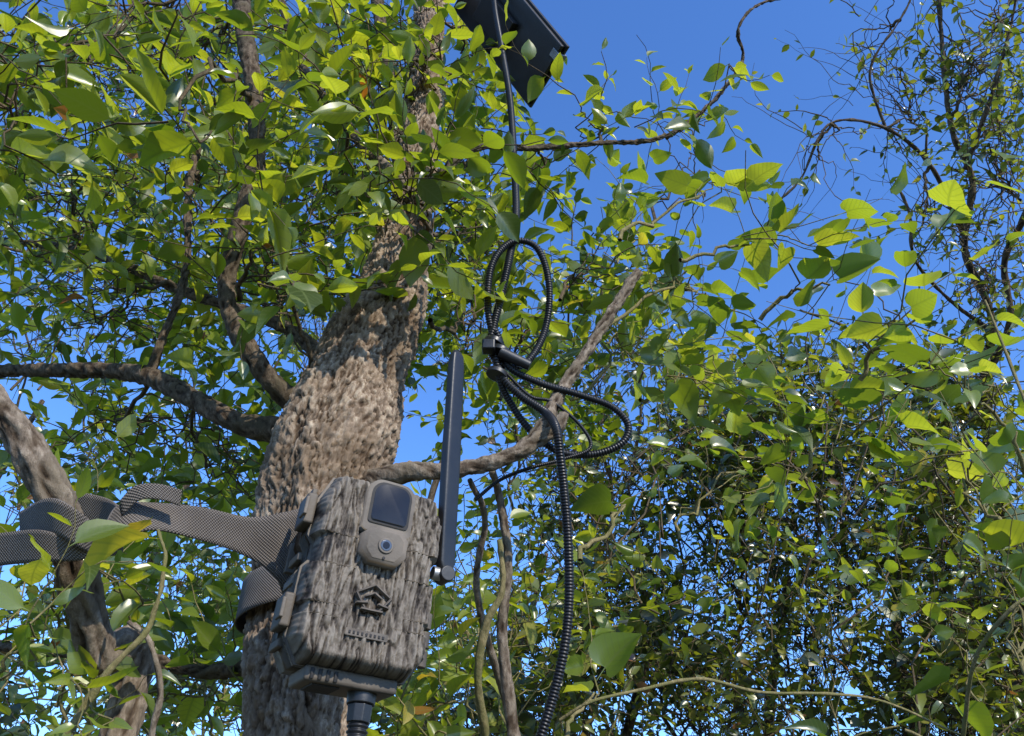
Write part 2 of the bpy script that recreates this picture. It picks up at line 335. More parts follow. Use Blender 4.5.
L_ = [
 ("limb_sinuous", [(238, -60, 1.35, 16), (243, 20, 1.2, 17), (254, 90, 1.12, 17), (256, 165, 1.05, 18), (238, 235, 1.0, 18), (226, 290, .97, 18), (243, 340, .93, 20), (275, 385, .92, 23), (320, 425, .95, 30)], m_bark2),
 ("limb_left", [(-30, 372, 1.25, 11), (60, 370, 1.15, 14), (140, 374, 1.08, 17), (195, 400, 1.0, 19), (245, 425, .96, 22), (310, 432, .95, 32)], m_bark2),
 ("limb_right", [(372, 482, .84, 24), (410, 472, .83, 18), (455, 470, .83, 15), (505, 458, .84, 16), (538, 436, .86, 18), (556, 400, .9, 13), (580, 362, .94, 11), (608, 318, .98, 10), (638, 272, 1.03, 9)], m_greybark),
 ("stub", [(536, 440, .86, 15), (552, 432, .865, 13), (560, 424, .87, 12), (564, 414, .875, 10)], m_greybark),
 ("limb_upper", [(425, 235, 1.12, 18), (395, 180, 1.2, 12), (350, 130, 1.3, 10), (300, 60, 1.4, 8), (270, -40, 1.6, 7)], m_bark2),
 ("limb_upper_right", [(418, 200, 1.18, 12), (470, 150, 1.25, 7), (530, 148, 1.3, 6), (600, 143, 1.35, 5), (660, 138, 1.4, 4), (706, 108, 1.45, 3.5), (742, 62, 1.5, 3), (738, 30, 1.5, 2.5), (756, 6, 1.52, 2.2), (790, -4, 1.55, 2)], m_bark2),
 ("limb_hook", [(418, 275, 1.08, 16), (428, 222, 1.08, 10), (405, 185, 1.1, 9), (380, 160, 1.2, 8)], m_greybark),
 ("limb_fork", [(410, 215, 1.14, 20), (398, 150, 1.2, 15), (392, 90, 1.3, 13), (380, 20, 1.45, 12), (370, -60, 1.7, 10)], m_bark2),
 ("limb_low_left", [(290, 650, .8, 26), (210, 672, .85, 14), (130, 655, .9, 12), (40, 650, 1.0, 11), (-40, 640, 1.1, 10)], m_bark2),
 ("limb_mid_left", [(350, 400, 1.0, 20), (290, 330, 1.15, 12), (180, 290, 1.3, 10), (80, 250, 1.5, 8), (-20, 240, 1.7, 7)], m_bark2),
 ("limb_left_hanging", [(150, 374, 1.08, 11), (162, 340, 1.1, 8), (186, 270, 1.2, 7), (190, 180, 1.3, 7), (214, 100, 1.4, 6)], m_bark2),
]
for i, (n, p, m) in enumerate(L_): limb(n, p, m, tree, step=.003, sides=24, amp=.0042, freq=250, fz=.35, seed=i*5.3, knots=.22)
def sp(x, y, d, w): return [*W(x, y, d), w*.5*d/FPX]
stem2 = [[-.34, .60, -.05, .035], [-.32, .60, .8, .022]] + [sp(*q) for q in [(116, 745, .64, 34), (98, 655, .63, 34), (80, 590, .62, 36), (70, 535, .61, 36), (50, 490, .61, 34), (18, 432, .62, 28), (-20, 385, .63, 26), (-90, 300, .7, 24), (-200, 100, .9, 18)]]
limb("second_stem", stem2, m_greybark, tree, step=.003, sides=54, amp=.006, freq=150, fz=.3, seed=9, knots=.12, world=True)

left_clumps = [
 (60, 50, 110, 80, .95, 1.3, 34, (238, -60, 1.35), 1.1), (190, 60, 110, 80, 1.15, 1.6, 40, (240, 20, 1.2), 1.1), (330, 70, 100, 90, 1.3, 1.8, 44, (300, 60, 1.4)),
 (475, 70, 45, 45, 1.5, 1.9, 16, (430, 0, 1.5)), (80, 190, 120, 90, 1.0, 1.7, 48, (80, 250, 1.5)), (200, 190, 100, 90, 1.2, 1.8, 42, (190, 180, 1.3)), (340, 200, 90, 80, 1.15, 1.7, 42, (350, 130, 1.3)),
 (470, 160, 50, 50, 1.3, 1.7, 18, (470, 150, 1.25)), (450, 250, 60, 55, 1.2, 1.6, 26, (425, 235, 1.12)), (100, 320, 130, 60, 1.2, 1.8, 40, (180, 290, 1.3)), (270, 300, 90, 50, 1.15, 1.6, 28, (290, 330, 1.15)),
 (130, 430, 110, 45, 1.15, 1.7, 32, (140, 374, 1.08)), (220, 470, 70, 40, 1.1, 1.7, 16, (195, 400, 1.0)), (480, 330, 40, 50, 1.1, 1.5, 16, (430, 320, 1.0)),
 (410, 195, 45, 50, .92, 1.05, 16, (425, 260, 1.1)), (290, 285, 50, 35, .8, .95, 6, (320, 400, .98)), (370, 110, 70, 80, 1.0, 1.15, 26, (400, 180, 1.15)), (405, 60, 40, 50, 1.1, 1.3, 14, (424, 80, 1.3)), (250, 250, 70, 60, .85, 1.0, 11, (240, 300, .97)),
 (600, 125, 50, 22, 1.3, 1.5, 6, (600, 143, 1.35)), (690, 118, 35, 20, 1.35, 1.55, 5, (660, 138, 1.4)), (545, 165, 45, 25, 1.25, 1.5, 7, (530, 148, 1.3)), (735, 70, 12, 14, 1.4, 1.5, 2, (742, 62, 1.5)),
 (590, 265, 45, 35, 1.2, 1.6, 11, (560, 300, 1.3)), (20, 120, 60, 120, .85, 1.1, 16, (-60, 60, 1.0), 1.1), (180, 100, 70, 50, .75, .95, 6, (250, 100, 1.1), 1.25), (530, 330, 50, 60, 1.3, 1.6, 16, (500, 400, 1.4)),
]
foliage("crown", tree, left_clumps, OV, (.032, .050), 6, .58, m_leaf, m_twig, twr=.0010, rbias=(.0, 1.0), conn=.5)
back = [(120, 90, 190, 120, 1.9, 2.8, 60, (240, -60, 1.8)), (330, 110, 160, 130, 1.9, 2.8, 60, (300, -40, 1.9)), (110, 280, 190, 110, 1.9, 2.8, 72, (-20, 240, 1.9)), (310, 300, 150, 110, 1.9, 2.7, 64, (420, 260, 1.9)),
 (470, 240, 60, 80, 1.8, 2.5, 26, (440, 300, 1.9)), (180, 450, 170, 60, 1.8, 2.6, 42, (210, 400, 1.9)), (500, 340, 80, 60, 1.8, 2.6, 28, (520, 450, 2.2)), (520, 450, 90, 60, 1.9, 2.7, 34, (520, 520, 2.2)), (460, 90, 60, 60, 2.0, 2.6, 12, (430, 60, 2.0))]
foliage("crown_inner", tree, back, OV3, (.036, .056), 6, .58, m_leaf, m_twig, twr=.0013, rbias=(-.4, .8), conn=.4, pairs=2, sides=3)

# ---------------------------------------------------------------- low shrub growing round the trunk
shrub = empty("understory_shrub")
low = [(60, 620, 90, 60, .75, 1.1, 22, (90, 760, .9)), (160, 680, 90, 50, .8, 1.2, 24, (150, 780, 1.0)), (60, 700, 70, 40, .5, .65, 8, (80, 800, .6), .62), (20, 650, 30, 40, .45, .55, 4, (-40, 760, .5), .6),
 (150, 600, 90, 60, 1.2, 2.0, 32, (120, 760, 1.4)), (420, 720, 60, 30, .8, 1.1, 18, (420, 800, 1.0)), (460, 620, 50, 80, 1.0, 1.6, 26, (480, 790, 1.2)), (230, 560, 60, 80, 1.5, 2.2, 24, (200, 760, 1.6)), (80, 560, 120, 90, 1.6, 2.4, 38, (60, 760, 1.7)),
 (520, 600, 70, 90, 1.7, 2.4, 32, (520, 790, 1.8)), (200, 690, 60, 40, .9, 1.4, 16, (220, 790, 1.1))]
foliage("shrub", shrub, low, OV, (.030, .048), 6, .58, m_leaf, m_stem, twr=.0010, rbias=(.1, 1.05), conn=.6)
for i, p in enumerate([[(515, 745, .84, 13), (508, 690, .86, 12), (502, 630, .88, 11), (508, 560, .9, 9), (500, 500, .92, 8), (492, 470, .9, 7)],
                       [(488, 745, .86, 9), (478, 680, .86, 8), (486, 625, .87, 8), (502, 590, .88, 6), (500, 540, .9, 6)],
                       [(150, 745, .55, 7), (160, 690, .56, 6), (148, 640, .57, 5), (128, 622, .58, 4)],
                       [(60, 745, .52, 8), (110, 670, .54, 7), (150, 625, .56, 6), (165, 560, .58, 4), (158, 530, .6, 3)],
                       [(470, 480, .92, 6), (485, 520, .95, 6), (478, 600, .96, 7), (520, 745, 1.0, 8)]]):
    limb("woody_stem_%d" % i, p, m_stem if i in (1, 3) else m_greybark, shrub, step=.004, sides=12, amp=.0018, freq=240, seed=i*3., knots=.15)
yl = np.array([W(148, 538, .545), W(150, 520, .56), W(40, 560, .54)]); tgt = np.array([W(66, 542, .545), W(128, 545, .56), W(20, 590, .55)])
ya = nrmz(tgt-yl); ysz = np.array([.052, .022, .03])
v, q, l = leaf_batch(OV, yl, ya, nrmz(np.array([[0, -.3, 1.]]*3)+0), ysz, np.array([.95, .975, .93]))
mesh_obj("turned_leaves", v, q, m_leaf, shrub, {'lv': l})

# ---------------------------------------------------------------- vine
vine = empty("climbing_vine")
vc = [(700, 195, 35, 12, 1.25, 1.45, 3, (620, 240, 1.2)), (770, 240, 45, 15, 1.2, 1.5, 5, (680, 260, 1.3)), (690, 290, 70, 35, 1.3, 1.7, 14, (600, 330, 1.3)), (830, 285, 40, 12, 1.2, 1.5, 3, (760, 320, 1.4), 1.15), (915, 320, 30, 15, 1.2, 1.4, 3, (860, 380, 1.4), 1.2),
 (720, 375, 90, 45, 1.4, 2.0, 17, (640, 400, 1.5), 1.1), (850, 400, 90, 50, 1.4, 2.0, 13, (800, 480, 1.6), 1.25), (965, 375, 40, 40, 1.05, 1.3, 5, (1040, 480, 1.2), 1.1), (970, 480, 60, 50, 1.2, 1.7, 9, (1040, 560, 1.2), 1.2), (625, 505, 8, 8, 1.1, 1.15, 1, (580, 560, 1.0)),
 (640, 340, 60, 50, 1.4, 1.9, 12, (570, 400, 1.4)), (740, 470, 80, 40, 1.8, 2.4, 10, (680, 540, 1.9), 1.2), (1015, 600, 25, 80, 1.0, 1.2, 5, (1050, 700, 1.0)), (598, 695, 8, 8, .85, .9, 1, (560, 745, .8), .8), (905, 730, 30, 8, .8, .85, 1, (960, 760, .8)), (640, 240, 40, 30, 1.6, 1.9, 5, (600, 300, 1.6)),
 (640, 600, 60, 60, 2.0, 2.6, 9, (600, 760, 2.2)), (820, 560, 90, 60, 2.0, 2.7, 11, (840, 760, 2.4)), (950, 620, 60, 60, 1.8, 2.4, 8, (1000, 760, 2.0))]
foliage("vine", vine, vc, HT, (.040, .064), 5, .8, m_vine, m_stem, twr=.0010, rbias=(.0, 1.0), conn=.7, updroop=.0, njit=.7)
for i, p in enumerate([[(560, 720, .8, 3), (590, 702, .8, 3), (640, 690, .82, 3.5), (700, 679, .84, 3.5), (760, 692, .88, 3), (830, 694, .9, 3), (885, 702, .92, 2.5), (960, 735, .95, 2.5)],
                       [(1040, 590, .9, 4), (1010, 610, .9, 4), (975, 660, .92, 4), (962, 745, .95, 5)],
                       [(1040, 440, .95, 3), (1005, 350, 1.05, 3), (985, 300, 1.1, 2)]]):
    limb("vine_stem_%d" % i, p, m_stem, vine, step=.006, sides=8, amp=.0008, freq=200, seed=i*2., knots=.2)

# ---------------------------------------------------------------- right-hand tree (thin, small leaves)
rt = empty("sparse_tree")
rb = [[(1030, 760, 4.0, 30), (1010, 560, 3.8, 20), (985, 400, 3.6, 11), (992, 320, 3.5, 8), (965, 250, 3.5, 7), (972, 180, 3.5, 6), (950, 120, 3.5, 5), (935, -40, 3.6, 4)],
      [(985, 380, 3.6, 8), (1010, 320, 3.5, 6), (1005, 260, 3.5, 6), (1030, 200, 3.4, 6), (1040, 100, 3.4, 5)],
      [(962, 230, 3.5, 6), (930, 165, 3.4, 4), (885, 128, 3.3, 3.4), (830, 124, 3.2, 2.6), (800, 180, 3.2, 2.2), (768, 208, 3.2, 1.8)],
      [(965, 170, 3.5, 5), (990, 100, 3.4, 4), (1010, 30, 3.4, 3), (1020, -30, 3.4, 3)],
      [(885, 128, 3.3, 3), (870, 70, 3.3, 2.5), (900, 20, 3.3, 2), (920, -20, 3.3, 2)],
      [(990, 330, 3.6, 6), (950, 300, 3.4, 4), (915, 260, 3.3, 3), (910, 215, 3.3, 3), (895, 180, 3.3, 2)],
      [(1010, 450, 3.7, 7), (960, 400, 3.5, 5), (900, 380, 3.4, 4), (850, 330, 3.3, 3), (800, 310, 3.3, 2)]]
r0 = W(1030, 760, 4.0)
limb("bole", [[r0[0]+.1, r0[1]+.1, -.05, .13], [r0[0]+.05, r0[1], 1., .10], [r0[0], r0[1], r0[2]+.02, .075]], m_bark2, rt, step=.03, sides=20, amp=.01, freq=40, world=True)
for i, p in enumerate(rb): limb("branch_%d" % i, p, m_bark2, rt, step=.015, sides=8, amp=.006, freq=60, seed=i*4., knots=.3)
rc = [(975, 60, 65, 80, 3.2, 3.8, 44, (950, 120, 3.5)), (995, 180, 45, 80, 3.2, 3.8, 46, (1020, 200, 3.4)), (990, 290, 50, 55, 3.2, 3.8, 46, (965, 250, 3.5)), (1000, 20, 45, 50, 3.0, 3.6, 28, (1010, 30, 3.4)), (900, 120, 40, 45, 3.2, 3.5, 12, (885, 128, 3.3)),
 (920, 230, 35, 35, 3.2, 3.5, 11, (930, 165, 3.4)), (840, 130, 30, 20, 3.1, 3.3, 4, (830, 124, 3.2)), (930, 370, 90, 30, 3.2, 3.8, 56, (960, 400, 3.5)), (890, 30, 40, 40, 3.2, 3.5, 6, (900, 20, 3.3)), (1000, 120, 40, 60, 3.5, 4.2, 34, (955, 170, 3.5))]
foliage("sparse", rt, rc, FR, (.032, .056), 7, .75, m_far, m_twig, twr=.0022, rbias=(-.1, .9), conn=.8, sides=3)
bare = [(900, 70, 60, 70, 3.2, 3.6, 22, (930, 165, 3.4)), (960, 230, 60, 70, 3.2, 3.6, 22, (965, 250, 3.5)), (820, 160, 40, 40, 3.1, 3.3, 8, (830, 124, 3.2)), (700, 170, 50, 40, 2.2, 2.5, 8, (640, 240, 2.2))]
foliage("bare", rt, bare, FR, (.03, .045), 9, 1.1, m_far, m_twig, twr=.0016, conn=.9, sides=3, keepf=.12)

# ---------------------------------------------------------------- dense thicket behind
th = empty("thicket")
tc_ = []
def row(y, xs, rx, ry, d0, d1, n, ls=1.):
    for x in xs:
        f = rng.uniform(.4, 1.4); dd = rng.uniform(-.4, .4)
        tc_.append((x+rng.uniform(-22, 22), y+rng.uniform(-22, 22), rx*rng.uniform(.65, 1.05), ry*rng.uniform(.65, 1.05), d0+dd, d1+dd, int(n*f), (x+rng.uniform(-60, 60), y+190, (d0+d1)/2), ls*rng.uniform(.75, 1.25)))
row(368, range(600, 860, 70), 60, 36, 3.0, 4.0, 56)
row(420, range(560, 1060, 70), 65, 48, 3.0, 4.0, 76)
row(485, range(570, 1060, 70), 70, 50, 3.0, 4.0, 84)
row(560, range(560, 1060, 70), 65, 55, 2.8, 4.0, 88)
row(640, range(540, 1080, 70), 70, 60, 2.6, 4.0, 92)
row(720, range(480, 1080, 70), 70, 50, 2.6, 4.0, 84)
row(600, range(-20, 500, 90), 80, 70, 3.0, 4.2, 54)
row(720, range(-20, 500, 90), 80, 60, 3.0, 4.2, 54)
row(470, range(-20, 260, 90), 80, 40, 3.2, 4.2, 24)
row(320, range(0, 500, 90), 80, 60, 3.4, 4.2, 30)
row(200, range(0, 440, 90), 80, 60, 3.4, 4.2, 24)
row(80, range(0, 440, 90), 80, 70, 3.4, 4.2, 20)
row(295, range(560, 700, 70), 45, 28, 3.0, 4.0, 20)
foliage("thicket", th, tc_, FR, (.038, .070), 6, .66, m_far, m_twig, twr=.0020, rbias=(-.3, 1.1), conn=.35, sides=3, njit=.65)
for i, (x, d, h) in enumerate([(620, 3.8, 2.6), (760, 4.4, 3.0), (900, 4.1, 3.4), (1080, 4.6, 3.6), (150, 4.2, 3.9), (420, 4.4, 4.0), (-60, 3.9, 3.8), (520, 4.6, 3.2)]):
    xx = (x-512)/FPX*d*.95; yy = d*.92
    limb("stem_%d" % i, [[xx, yy, -.05, .06], [xx+.1, yy, h*.35, .045], [xx-.08, yy+.1, h*.7, .03], [xx+.15, yy, h, .012]], m_bark2, th, step=.03, sides=12, amp=.006, freq=40, seed=i*2., world=True)
nT = 80
a = W(rng.uniform(560, 1040, nT), rng.uniform(480, 800, nT), rng.uniform(2.3, 3.4, nT)); b = a+np.stack([rng.normal(0, .5, nT), rng.normal(0, .3, nT), rng.uniform(.3, 1.1, nT)], 1)
v, q = tubes_batch(bough(a, b, 16, .16, .1), np.linspace(.004, .0013, 16)[None]*rng.uniform(.5, 1.2, (nT, 1)), 5)
mesh_obj("tangled_stems", v, q, m_twig, th)

# ---------------------------------------------------------------- trail camera (local metres: x width, -y front, z up)
tcam = empty("trail_camera")
def part(name, bm_fn, mat, parent=tcam, bevel=0.0, seg=2, smooth=True):
    import bmesh
    bm = bmesh.new(); bm_fn(bm, bmesh); me = bpy.data.meshes.new(name)
    if bevel > 0: bmesh.ops.bevel(bm, geom=[e for e in bm.edges if len(e.link_faces) == 2 and e.calc_face_angle(0) > .5], offset=bevel, segments=seg, affect='EDGES', profile=.6)
    bmesh.ops.recalc_face_normals(bm, faces=bm.faces)
    bm.to_mesh(me); bm.free(); me.materials.append(mat)
    ob = bpy.data.objects.new(name, me); sc.collection.objects.link(ob); ob.parent = parent
    if smooth:
        for p in me.polygons: p.use_smooth = True
        md = ob.modifiers.new("wn", 'WEIGHTED_NORMAL'); md.keep_sharp = False
    return ob
def box(x0, x1, y0, y1, z0, z1):
    def f(bm, bmesh):
        r = bmesh.ops.create_cube(bm, size=1)
        for v in r['verts']: v.co = Vector(((x0+x1)/2+v.co.x*(x1-x0), (y0+y1)/2+v.co.y*(y1-y0), (z0+z1)/2+v.co.z*(z1-z0)))
    return f
def prism(poly, y0, y1, scale_front=1.0):
    cx = sum(p[0] for p in poly)/len(poly); cz = sum(p[1] for p in poly)/len(poly)
    def f(bm, bmesh):
        A = [bm.verts.new((cx+(x-cx)*scale_front, y0, cz+(z-cz)*scale_front)) for x, z in poly]; B = [bm.verts.new((x, y1, z)) for x, z in poly]
        bm.faces.new(A); bm.faces.new(B[::-1]); n = len(poly)
        for i in range(n): bm.faces.new((A[i], B[i], B[(i+1) % n], A[(i+1) % n]))
    return f
def cyl(p, q, r0, r1=None, n=28):
    r1 = r0 if r1 is None else r1; p = Vector(p); q = Vector(q)
    def f(bm, bmesh):
        rr = bmesh.ops.create_cone(bm, cap_ends=True, segments=n, radius1=r0, radius2=r1, depth=(q-p).length)
        M_ = Matrix.Translation((p+q)/2) @ (q-p).to_track_quat('Z', 'Y').to_matrix().to_4x4(); bmesh.ops.transform(bm, matrix=M_, verts=rr['verts'])
    return f
HWX, HZ = .050, .070
def outline_w(z):
    s = z/HZ; w = HWX*(1-.20*max(0, s-.66)/.34)*(1-.22*max(0, -s-.76)/.24)
    return w-.0045*(1 if abs(s-.12) < .16 else 0)-.003*(1 if abs(s+.5) < .06 else 0)
nx, nz = 160, 220; V = np.zeros((nz, nx, 3)); Hh = np.zeros((nz, nx))
for j in range(nz):
    z = -HZ+2*HZ*j/(nz-1); hw = outline_w(z)+.0009*noise.noise(Vector((0, 0, z*300)))
    for i in range(nx):
        u_ = -1+2*i/(nx-1); x = hw*u_
        ex = (hw-abs(x)); ez = HZ-abs(z); r = .008
        fx = min(ex/r, 1); fz = min(ez/r, 1); f = math.sqrt(max(0, 1-(1-fx)**2))*math.sqrt(max(0, 1-(1-fz)**2))
        b = Vector((x*105+4, 2.2, z*22)); wv = noise.noise_vector(b*.8)*1.2+noise.noise_vector(b*2.6)*.4
        dd, pp = noise.voronoi(b+wv); e = min(1, (dd[1]-dd[0])*5)
        h = .50*e+.22*abs(noise.cell(pp[0]*5))+.36*noise.fractal(Vector((x*420+9, 0, z*70)), .7, 2., 4)+.16
        h = max(0, min(1, h)); Hh[j, i] = h
        V[j, i] = (x, -.022*f-.0040*h*min(1, f*1.2)-.006, z)
i_ = np.arange(nz-1)[:, None]*nx; j_ = np.arange(nx-1)[None]; Q = np.stack([i_+j_, i_+j_+1, i_+nx+j_+1, i_+nx+j_], -1).reshape(-1, 4)
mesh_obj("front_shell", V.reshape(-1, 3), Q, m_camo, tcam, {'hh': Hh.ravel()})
prof = [(outline_w(z)*1.0, z) for z in np.linspace(-HZ, HZ, 24)]
ring = [(a_+.0015, z*1.005) for a_, z in prof]+[(-a_-.0015, z*1.005) for a_, z in prof[::-1]]
part("seal_lip", prism(ring, -.0085, -.0015), m_case2, bevel=.0006)
ring2 = [(a_-.001, z*.99) for a_, z in prof]+[(-a_+.001, z*.99) for a_, z in prof[::-1]]
part("seam", prism(ring2, -.0018, .0012), m_dark)
ring3 = [(a_+.001, z*1.0) for a_, z in prof]+[(-a_-.001, z*1.0) for a_, z in prof[::-1]]
part("rear_body", prism(ring3, .0010, .034), m_case, bevel=.001)
part("rear_bulge", box(-.040, .040, .0342, .046, -.060, .060), m_case, bevel=.004, seg=3)
for s_ in (-1, 1):
    for z in (-.055, -.010, .008, .060):
        part("rib", box(s_*.0505-.002, s_*.0505+.002, .004, .031, z-.003, z+.003), m_case, bevel=.001)
def rr(cx, cz, hw, hh, r, n=6, top=None):
    pts = []
    for (sx, sz, a0) in ((1, 1, 0), (-1, 1, 90), (-1, -1, 180), (1, -1, 270)):
        R = top if (top and sz > 0) else r
        for k in range(n+1):
            a_ = math.radians(a0+90*k/n); pts.append((cx+sx*(hw-R)+R*math.cos(a_), cz+sz*(hh-R)+R*math.sin(a_)))
    return pts
part("window_bezel", prism(rr(0, .047, .0205, .0225, .004, top=.012), -.0355, -.020, .93), m_case2, bevel=.0012)
part("window_recess", prism(rr(0, .049, .0165, .0172, .003, top=.010), -.0365, -.030, .97), m_dark, bevel=.0005)
part("infrared_window", prism(rr(0, .0492, .0150, .0158, .003, top=.009), -.0378, -.032, .92), m_glass, bevel=.0015, seg=3)
octo = [(-.013, .031), (.013, .031), (.0195, .024), (.0195, .009), (.012, .0005), (-.012, .0005), (-.0195, .009), (-.0195, .024)]
part("lens_plate", prism(octo, -.0395, -.020, .86), m_case2, bevel=.0008)
oct2 = [(x*.72, .0155+(z-.0155)*.72) for x, z in octo]
part("lens_plate_step", prism(oct2, -.0402, -.0385, .95), m_case, bevel=.0003)
part("lens_ring", cyl((0, -.0400, .0155), (0, -.0414, .0155), .0062, .0058), m_case2, bevel=.0005)
part("lens_glass", cyl((0, -.0412, .0155), (0, -.0417, .0155), .0046, .0040), m_lens, bevel=.0002)
part("lens_pupil", cyl((0, -.0416, .0155), (0, -.0420, .0155), .0026), m_glass)
part("led", cyl((0, -.0400, .0062), (0, -.0408, .0062), .0011), m_dark)
def bar(a_, b_, w, y0=-.0345, y1=-.025):
    a_ = Vector((a_[0], 0, a_[1])); b_ = Vector((b_[0], 0, b_[1])); d = (b_-a_).normalized(); n_ = Vector((-d.z, 0, d.x))*w/2
    return prism([((a_+n_).x, (a_+n_).z), ((b_+n_).x, (b_+n_).z), ((b_-n_).x, (b_-n_).z), ((a_-n_).x, (a_-n_).z)], y0, y1)
em = [((-.013, -.020), (0, -.012)), ((0, -.012), (.013, -.020)), ((.013, -.020), (.004, -.032)), ((-.013, -.020), (-.004, -.032)), ((-.006, -.0215), (0, -.018)), ((0, -.018), (.006, -.0215)), ((-.008, -.0305), (.008, -.0305)), ((-.012, -.027), (-.004, -.0255)), ((.012, -.027), (.004, -.0255))]
for k, (p, q) in enumerate(em): part("emblem_bar", bar(p, q, .0020, -.0335-.00013*k), m_case2, bevel=.0003)
part("label_plate", prism(rr(0, -.047, .016, .0026, .001), -.0320, -.025, .97), m_case, bevel=.0004)
for k in range(9): part("label_glyph", box(-.0135+k*.0031, -.0119+k*.0031, -.0325, -.0316, -.0482, -.0460), m_dark, bevel=.0003)
for z in (.040, -.036):
    part("latch", box(-.0585, -.0505, -.014, .012, z-.012, z+.012), m_case, bevel=.0022, seg=3)
    part("latch_hook", box(-.0600, -.0570, -.018, -.004, z-.007, z+.007), m_case2, bevel=.001)
    part("latch_pin", cyl((-.055, .012, z-.010), (-.055, .012, z+.010), .003), m_dark)
for z in (.046, .030, -.022, -.036, -.050):
    part("hinge_knuckle", cyl((.0525, -.004, z-.006), (.0525, -.004, z+.006), .0048), m_case, bevel=.0008)
part("strap_loop", box(-.052, .052, .044, .050, .006, .030), m_case, bevel=.001)
part("foot", box(-.034, .034, -.016, .028, -.080, -.0695), m_case, bevel=.003, seg=3)
part("foot_recess", box(-.026, -.006, -.010, .020, -.0812, -.0795), m_dark, bevel=.0005)
for k in range(4): part("foot_grille", box(-.030+k*.0056, -.0275+k*.0056, -.0172, -.0155, -.0785, -.0715), m_dark)
part("cable_socket", cyl((.013, -.002, -.079), (.013, -.003, -.088), .0105, .0100), m_black, bevel=.001)
part("cable_nut", cyl((.013, -.003, -.088), (.013, -.004, -.100), .0092, .0085, 8), m_black, bevel=.0008)
part("antenna_socket", cyl((.0495, -.012, .014), (.060, -.012, .014), .0052), m_metal, bevel=.0006)
part("antenna_knuckle", cyl((.060, -.020, .014), (.060, -.004, .014), .0062), m_black, bevel=.001)
CP = W(364, 580, .625)
YAW, TILT, ROLL = math.radians(28), math.radians(4), math.radians(3)
tcam.rotation_mode = 'XYZ'
tm = Matrix.Rotation(YAW, 4, 'Z') @ Matrix.Rotation(TILT, 4, 'X') @ Matrix.Rotation(ROLL, 4, 'Y')
tm = Matrix.Translation(Vector(CP)) @ tm @ Matrix.Scale(1.03, 4); tcam.matrix_world = tm
def loc(p): return np.array(tm @ Vector(p))
inv = tm.inverted(); topw = W(457, 352, .745); tl = inv @ Vector(topw); bl = Vector((.060, -.012, .014))
dz = (tl-bl); L = dz.length; qa = dz.to_track_quat('Z', 'X')
def ant(bm, bmesh):
    sec = [(0, .0050, .0042), (.02, .0056, .0044), (.05, .0082, .0046), (.5, .0086, .0046), (.93, .0076, .0042), (.98, .0064, .0036), (1, .004, .0024)]; prev = None
    for s, hw, hd in sec:
        ringv = [bm.verts.new(bl+qa @ Vector((hw*np.sign(math.cos(a_))*abs(math.cos(a_))**.45, hd*np.sign(math.sin(a_))*abs(math.sin(a_))**.45, s*L))) for a_ in np.linspace(0, 2*np.pi, 24, endpoint=False)]
        if prev:
            for k in range(24): bm.faces.new((prev[k], prev[(k+1) % 24], ringv[(k+1) % 24], ringv[k]))
        else: bm.faces.new(ringv[::-1])
        prev = ringv
    bm.faces.new(prev)
part("antenna", ant, m_black)

# ---------------------------------------------------------------- corrugated conduits
cable = empty("corrugated_cable")
def conduit(name, rows, r, pitch=.0032):
    P = np.array(rows, float); C, u = spline(P, pitch/4); sides = 14; D = tube(C, None, sides)
    pat = np.array([1, 1, .83, .83])[np.arange(len(C)) % 4]; V = C[:, None]+D*(r*pat)[:, None, None]
    return mesh_obj(name, V.reshape(-1, 3), tube_quads(len(C), sides), m_cable, cable)
def wp(l): return [W(*p) for p in l]
conduit("riser", wp([(493, -60, 1.45), (494, 0, 1.36), (502, 50, 1.26), (510, 100, 1.18), (514, 160, 1.1), (516, 215, 1.03), (510, 255, .98), (500, 300, .95), (493, 335, .93), (500, 372, .9), (520, 395, .89), (545, 412, .875), (556, 428, .835), (560, 455, .82), (564, 490, .81), (568, 540, .79), (569, 600, .77), (564, 650, .75), (552, 700, .735), (538, 745, .72), (520, 800, .71)]), .0050)
conduit("coil", wp([(497, 350, .93), (488, 310, .94), (492, 265, .96), (512, 242, .98), (537, 248, .985), (549, 285, .97), (545, 330, .95), (527, 362, .92), (505, 366, .91), (490, 350, .915), (494, 330, .925), (503, 350, .92), (510, 368, .905), (540, 383, .9), (580, 395, .9), (612, 407, .9), (628, 425, .895), (622, 443, .885), (595, 454, .88), (560, 452, .875), (530, 430, .89), (510, 402, .9), (500, 380, .9), (496, 358, .905)]), .0044)
conduit("inner_coil", wp([(505, 372, .9), (530, 396, .895), (552, 402, .89), (580, 425, .885), (590, 448, .872), (560, 460, .865), (530, 468, .86), (500, 480, .86), (475, 500, .85)]), .0022, .0022)
s0 = loc((.013, -.004, -.098)); conduit("camera_lead", [s0, loc((.0135, -.007, -.12)), loc((.016, -.014, -.15)), loc((.02, -.02, -.20)), loc((.03, -.01, -.27))], .0078, .0038)
for k, (x, y, dd) in enumerate([(494, 343, .922), (500, 352, .912), (497, 374, .90)]):
    c = W(x, y, dd); part("cable_tie", cyl(c+np.array([-.001, 0, -.003]), c+np.array([.001, 0, .003]), .0125, .0118, 20), m_black, cable, bevel=.001)
c = W(490, 347, .905); part("tie_head", box(c[0]-.009, c[0]+.006, c[1]-.008, c[1]+.006, c[2]-.007, c[2]+.007), m_black, cable, bevel=.002)
c1 = W(500, 352, .905); c2 = W(530, 366, .90); part("plug_body", cyl(c1, c2, .0070, .0058, 16), m_black, cable, bevel=.001)

